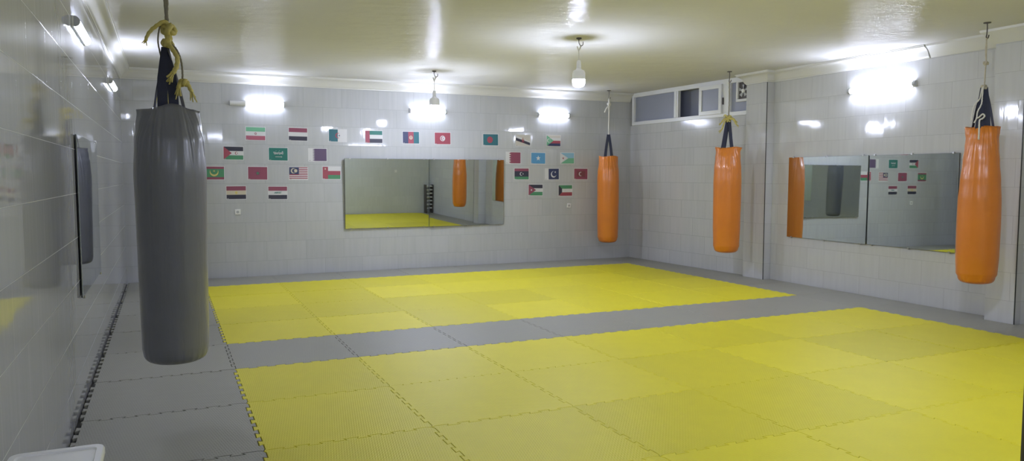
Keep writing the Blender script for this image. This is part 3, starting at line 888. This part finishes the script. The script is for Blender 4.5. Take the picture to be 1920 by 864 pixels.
# ------------------------------------------------------------------ printed flag sheets on the end wall (A4)
INK = {}
for n, c in dict(white=(.62,.62,.62), red=(.33,.065,.095), crimson=(.26,.065,.11), maroon=(.15,.055,.11), green=(.07,.25,.13), lgreen=(.16,.42,.26), dgreen=(.02,.17,.14),
                 black=(.035,.035,.06), navy=(.04,.05,.12), blue=(.10,.30,.52), yellow=(.60,.50,.16), purple=(.12,.08,.15), teal=(.03,.14,.17), sblue=(.26,.48,.62), cream=(.56,.50,.38), pink=(.40,.11,.17), grey=(.36,.35,.36), brown=(.19,.06,.07), ivory=(.56,.53,.47)).items():
    INK[n] = simple('print_'+n, c, .55)
NAMES = list(INK)
def rect(c, x0, y0, x1, y1): return (c, [(x0,y0),(x1,y0),(x1,y1),(x0,y1)])
def disc(c, cx, cy, r, n=24): return (c, [(cx+r*math.cos(2*PI*k/n), cy+r*math.sin(2*PI*k/n)) for k in range(n)])
def star(c, cx, cy, r, n=5, rot=PI/2, inner=.40):
    return (c, [(cx+(r if k % 2 == 0 else r*inner)*math.cos(rot+PI*k/n), cy+(r if k % 2 == 0 else r*inner)*math.sin(rot+PI*k/n)) for k in range(2*n)])
def cres(c, cx, cy, r, rot=0.0, open_=.75, thick=.8, n=16):
    """crescent whose horns point along rot"""
    d = r*(1-thick)*2.0+.25*r; r2 = r*.82
    a0 = open_
    o = [(r*math.cos(a0+(2*PI-2*a0)*k/n), r*math.sin(a0+(2*PI-2*a0)*k/n)) for k in range(n+1)]
    h0, h1 = o[0], o[-1]
    xc = .28*r; a1 = math.atan2(h0[1], h0[0]-xc); rr = math.hypot(h0[1], h0[0]-xc)
    i = [(xc+rr*math.cos(a1+(2*PI-2*a1)*k/n), rr*math.sin(a1+(2*PI-2*a1)*k/n)) for k in range(n+1)][1:-1][::-1]
    p = o+i
    return (c, [(cx+x*math.cos(rot)-y*math.sin(rot), cy+x*math.sin(rot)+y*math.cos(rot)) for x, y in p])
def hbars(*cs):
    n = len(cs); return [rect(c, 0, 1-(k+1)/n, 1.5, 1-k/n) for k, c in enumerate(cs)]
def squiggle(c, x0, x1, y, s, seed):
    r = random.Random(seed); out = []; x = x0
    while x < x1:
        w = r.uniform(.03, .08)*s; h = r.uniform(.03, .13)*s
        if r.random() < .45: out.append(rect(c, x, y, x+.018*s, y+h*1.3))
        else: out.append(rect(c, x, y-.02*s, x+w, y+.018*s))
        if r.random() < .4: out.append(rect(c, x+.01, y+h, x+.01+.03*s, y+h+.025*s))
        x += w*.8
    return out
def serr(white_w, n, c):
    pts = [(1.5, 0), (1.5, 1)]; 
    for k in range(n):
        pts += [(white_w+.11, 1-k/n), (white_w-.11, 1-(k+.5)/n)]
    pts.append((white_w+.11, 0))
    return [rect('white', 0, 0, 1.5, 1), (c, pts)]
tri = lambda c, x: (c, [(0, 0), (x, .5), (0, 1)])
FL = {
 'iran': (.812, 2.224, hbars('lgreen','white','pink')+[disc('red', .75, .5, .09), disc('white', .75, .5, .05), rect('red', .74, .42, .76, .58)], 'printed flag sheet, green white red stripes with red centre emblem, top left'),
 'yemen': (1.447, 2.228, hbars('crimson','white','black'), 'printed flag sheet, plain red white black stripes, no emblem, top row'),
 'algeria': (2.068, 2.222, [rect('white', .75, 0, 1.5, 1), rect('teal', 0, 0, .75, 1), cres('red', .76, .5, .22, 0), star('navy', .88, .5, .09)], 'printed flag sheet, dark green and white halves with crescent and star'),
 'uae': (2.657, 2.214, [rect('dgreen', 0, .667, 1.5, 1), rect('white', 0, .333, 1.5, .667), rect('black', 0, 0, 1.5, .333), rect('red', 0, 0, .38, 1)], 'printed flag sheet, red upright band with green white black stripes'),
 'afghan': (3.286, 2.214, [rect('navy', 0, 0, .5, 1), rect('red', .5, 0, 1, 1), rect('teal', 1, 0, 1.5, 1), disc('cream', .75, .5, .16), disc('red', .75, .5, .10), rect('cream', .70, .44, .80, .54)], 'printed flag sheet with upright black red green bands above the long mirror'),
 'tunisia': (3.844, 2.212, [rect('red', 0, 0, 1.5, 1), disc('white', .75, .5, .24), cres('red', .74, .5, .17, 0), star('red', .80, .5, .08)], 'printed red flag sheet with white disc, red crescent and star'),
 'bangladesh': (4.73, 2.206, [rect('teal', 0, 0, 1.5, 1), disc('red', .68, .5, .29)], 'printed dark green flag sheet with a plain red disc'),
 'brunei': (5.354, 2.206, [rect('ivory', 0, 0, 1.5, 1), ('white', [(0, .62), (0, .98), (1.5, .40), (1.5, .04)]), ('black', [(0, .50), (0, .76), (1.5, .30), (1.5, .06)]), disc('red', .75, .55, .13), disc('cream', .75, .60, .08), rect('red', .73, .35, .77, .78), rect('red', .60, .33, .90, .38)], 'printed pale flag sheet with diagonal black and white band and red emblem'),
 'comoros': (5.968, 2.214, hbars('ivory','white','red','navy')+[tri('lgreen', .75), cres('white', .24, .5, .19, 0)]+[star('white', .36, .28+.14*k, .05) for k in range(4)], 'printed flag sheet, four stripes and green triangle with white crescent'),
 'wsahara': (.485, 1.922, hbars('black','white','green')+[tri('red', .62), cres('red', .98, .5, .12, 0), star('red', 1.05, .5, .06)], 'printed flag sheet, red triangle, black white green, red crescent, left of second row'),
 'saudi': (1.142, 1.914, [rect('dgreen', 0, 0, 1.5, 1)]+squiggle('white', .36, 1.14, .60, 1.3, 4)+squiggle('white', .40, 1.10, .50, 1.0, 8)+[rect('white', .50, .27, 1.05, .30), rect('white', .98, .24, 1.0, .33)], 'printed green flag sheet with white script over a sword, second row'),
 'qatar': (1.746, 1.910, serr(.42, 9, 'purple'), 'printed flag sheet, dark purple with white serrated edge, left of the long mirror'),
 'bahrain': (5.165, 1.897, serr(.40, 5, 'crimson'), 'printed flag sheet, red with white serrated edge, right beside the long mirror'),
 'somalia': (5.658, 1.894, [rect('blue', 0, 0, 1.5, 1), star('white', .75, .5, .26)], 'printed light blue flag sheet with one white star'),
 'djibouti': (6.253, 1.900, [rect('sblue', 0, .5, 1.5, 1), rect('lgreen', 0, 0, 1.5, .5), tri('white', .87), star('red', .30, .5, .13)], 'printed flag sheet, blue over green with white triangle and red star'),
 'mauritania': (.204, 1.620, [rect('green', 0, .18, 1.5, .82), rect('crimson', 0, .82, 1.5, 1), rect('crimson', 0, 0, 1.5, .18), cres('yellow', .75, .58, .33, PI/2, 1.0), star('yellow', .75, .66, .09)], 'printed green flag sheet with red edges, yellow crescent and star'),
 'morocco': (.830, 1.618, [rect('crimson', 0, 0, 1.5, 1), star('maroon', .75, .5, .22), star('crimson', .75, .5, .13), star('green', .75, .5, .17, inner=.3)], 'printed plain red flag sheet with small dark green star'),
 'malaysia': (1.443, 1.616, [rect('red' if k % 2 == 0 else 'white', 0, 1-(k+1)/14, 1.5, 1-k/14) for k in range(14)]+[rect('navy', 0, .43, .78, 1), cres('cream', .33, .71, .21, 0, .6), star('cream', .52, .71, .17, 14, inner=.6)], 'printed flag sheet, red and white stripes with blue canton, crescent and star'),
 'oman': (1.960, 1.624, [rect('white', 0, .667, 1.5, 1), rect('red', 0, .333, 1.5, .667), rect('green', 0, 0, 1.5, .333), rect('red', 0, 0, .45, 1), star('cream', .22, .83, .10, 8)], 'printed flag sheet, red left band, white red green stripes, next to the mirror'),
 'libya': (5.328, 1.612, [rect('crimson', 0, .75, 1.5, 1), rect('black', 0, .25, 1.5, .75), rect('green', 0, 0, 1.5, .25), cres('white', .72, .5, .16, 0), star('white', .90, .5, .08)], 'printed flag sheet, red black green stripes with white crescent in the middle'),
 'pakistan': (5.940, 1.610, [rect('white', 0, 0, .38, 1), rect('navy', .38, 0, 1.5, 1), cres('white', .92, .47, .30, .7), star('white', 1.10, .68, .11)], 'printed dark flag sheet with white left band and large white crescent'),
 'maldives': (6.540, 1.612, [rect('crimson', 0, 0, 1.5, 1), rect('brown', .28, .22, 1.22, .78), cres('white', .72, .5, .20, 0)], 'printed red flag sheet with dark inner panel and crescent, farthest right'),
 'egypt': (.512, 1.322, hbars('crimson','cream','black')+[disc('yellow', .75, .5, .10), rect('yellow', .66, .44, .84, .58), rect('yellow', .71, .38, .79, .43)], 'printed flag sheet, red cream black stripes with small golden emblem, bottom left'),
 'iraq': (1.122, 1.313, hbars('crimson','white','black')+squiggle('dgreen', .46, 1.04, .48, 1.0, 21)+squiggle('dgreen', .5, 1.0, .52, .8, 22), 'printed flag sheet, red white black stripes with small dark script between, bottom row'),
 'jordan': (5.606, 1.322, hbars('black','white','green')+[tri('crimson', .80), star('white', .30, .5, .11, 7)], 'printed flag sheet, red triangle with white star, bottom row right of mirror'),
 'kuwait': (6.217, 1.309, hbars('green','white','red')+[('black', [(0, 0), (.38, .333), (.38, .667), (0, 1)])], 'printed flag sheet, green white red with black left wedge, above wall socket'),
}
for nm, (cx, cz, polys, label) in FL.items():
    bm = bmesh.new(); W, Hh = .297, .21; iw, ih = .281, .194
    box(bm, -W/2, W/2, -.0012, 0, 0, Hh)
    polys = polys + [rect('grey', .02, .02, .17, .06)]
    for li, (c, pts) in enumerate(polys):
        y = -.0014-.00025*li
        f = bm.faces.new([bm.verts.new((-iw/2+p[0]/1.5*iw, y, (Hh-ih)/2+p[1]*ih)) for p in pts])
        f.normal_update()
        if f.normal.y > 0: f.normal_flip()
        f.material_index = 1+NAMES.index(c)
    o = obj('flag_print', bm, [INK['white']]+[INK[n] for n in NAMES])
    o.location = (cx, YB+.0003, cz-Hh/2); o.rotation_euler = (0, random.uniform(-.012, .012), 0)
    tag(o, label, 'flag poster', 'flag sheets on the end wall')

# ------------------------------------------------------------------ sockets and switch
def socket(label, loc, rz, tilt=0.0, kind='wall_socket'):
    root = empty(kind, loc, rz); root.rotation_euler = (0, tilt, rz); tag(root, label, 'socket' if kind == 'wall_socket' else 'switch', 'sockets on the end wall' if kind == 'wall_socket' else None)
    bm = bmesh.new(); box(bm, -.041, .041, -.012, 0, 0, .082, bevel=.004); obj('cover_plate', bm, M['white_pl'], root)
    if kind == 'wall_socket':
        bm = bmesh.new()
        n = 24
        a = [bm.verts.new((.021*math.cos(2*PI*k/n), -.0125, .041+.021*math.sin(2*PI*k/n))) for k in range(n)]
        b = [bm.verts.new((.019*math.cos(2*PI*k/n), -.0135, .041+.019*math.sin(2*PI*k/n))) for k in range(n)]
        for k in range(n): bm.faces.new((a[k], a[(k+1) % n], b[(k+1) % n], b[k]))
        bm.faces.new(b); bm.faces.new(a[::-1]); bmesh.ops.recalc_face_normals(bm, faces=bm.faces[:])
        obj('socket_well', bm, M['grey_cap'], root)
        for s in (-1, 1):
            bm = bmesh.new(); box(bm, s*.009-.0025, s*.009+.0025, -.0142, -.0134, .0385, .0435); obj('pin_hole', bm, M['black_pl'], root)
    else:
        bm = bmesh.new(); box(bm, -.022, .022, -.017, -.011, .018, .064, bevel=.002); obj('rocker', bm, M['white_pl'], root)
    return root
socket('white wall socket below the flags, left part of the end wall', (.525, YB, .985), 0)
socket('white wall socket below the flags, right part of the end wall, slightly crooked', (6.285, YB, .99), 0, .12)
socket('white light switch on the front wall, seen in the long mirror', (6.2, YF, 1.30), PI, 0, 'light_switch')

# ------------------------------------------------------------------ slatted rack on the front wall (seen in the mirror)
rk = empty('slatted_rack', (7.40, YF+.03, .12), PI); tag(rk, 'grey slatted metal rack by the front wall corner, seen in the long mirror', 'rack')
for s in (-1, 1):
    bm = bmesh.new(); box(bm, s*.27-.015, s*.27+.015, -.22, -.02, -.098, .80, bevel=.004); obj('side_post', bm, M['dark_metal'], rk)
for k in range(7):
    bm = bmesh.new(); box(bm, -.255, .255, -.21, -.03, .06+.115*k-.020, .06+.115*k+.020, bevel=.006); obj('slat', bm, M['slat'], rk)

# ------------------------------------------------------------------ white bin, lower left corner of the view
bn = empty('lidded_bin', (-.768, -4.05, .024)); tag(bn, 'white plastic bin with flat rimmed lid in the lower left foreground', 'bin')
def rrect(w, d, r, n=6):
    out = []
    for cx, cy, a in ((w/2-r, d/2-r, 0), (-w/2+r, d/2-r, PI/2), (-w/2+r, -d/2+r, PI), (w/2-r, -d/2+r, 1.5*PI)):
        out += [(cx+r*math.cos(a+PI/2*k/n), cy+r*math.sin(a+PI/2*k/n)) for k in range(n+1)]
    return out
def loft(bm, secs):
    rows = [[bm.verts.new((x, y, z)) for x, y in rrect(w, d, r)] for w, d, r, z in secs]
    n = len(rows[0])
    for a, b in zip(rows, rows[1:]):
        for k in range(n): bm.faces.new((a[k], a[(k+1) % n], b[(k+1) % n], b[k]))
    bm.faces.new(rows[0][::-1]); bm.faces.new(rows[-1])
    bmesh.ops.recalc_face_normals(bm, faces=bm.faces[:])
bm = bmesh.new(); loft(bm, [(.19, .28, .03, 0), (.205, .295, .03, .35), (.225, .32, .03, .715)]); obj('bin_body', bm, M['bin'], bn, smooth=True, angle=40)
bm = bmesh.new(); loft(bm, [(.235, .34, .025, .716), (.245, .35, .03, .735), (.245, .35, .03, .750), (.237, .342, .028, .757), (.205, .30, .02, .757), (.20, .295, .018, .752)]); obj('lid', bm, M['bin'], bn, smooth=True, angle=40)

# ------------------------------------------------------------------ black padded upright at the right edge of the view
cs = empty('padded_stand', (2.018, -5.253, .024), -.42); tag(cs, 'black upright padded block with rounded top at the right edge of the photo', 'pad')
bm = bmesh.new(); box(bm, -.28, .28, -.12, .12, .03, .985, bevel=.03, seg=4); obj('pad_body', bm, M['black_pl'], cs, smooth=True, angle=40)
bm = bmesh.new(); box(bm, -.26, .26, -.14, .14, 0, .032, bevel=.006); obj('base_plate', bm, M['dark_metal'], cs)

# ------------------------------------------------------------------ world, camera, view
w = bpy.data.worlds.new('World'); scn.world = w; w.use_nodes = True
w.node_tree.nodes['Background'].inputs[0].default_value = (.25,.28,.34,1); w.node_tree.nodes['Background'].inputs[1].default_value = .3
cam = bpy.data.cameras.new('camera'); co = bpy.data.objects.new('camera', cam); COL.objects.link(co)
co.location = (-.456, -6.411, 1.58)
co.rotation_euler = (math.radians(90)-.07204, 0, -.4266)
cam.sensor_fit = 'HORIZONTAL'; cam.sensor_width = 36; cam.lens = 36*1423/1920; cam.clip_start = .05
scn.camera = co
scn.view_settings.view_transform = 'Standard'; scn.view_settings.look = 'None'
scn.view_settings.gamma = 1; scn.view_settings.use_curve_mapping = False
scn.view_settings.exposure = 0.70
try:
    scn.cycles.use_denoising = True; scn.cycles.max_bounces = 10; scn.cycles.diffuse_bounces = 6; scn.cycles.glossy_bounces = 5
    scn.cycles.sample_clamp_indirect = 8
except Exception: pass
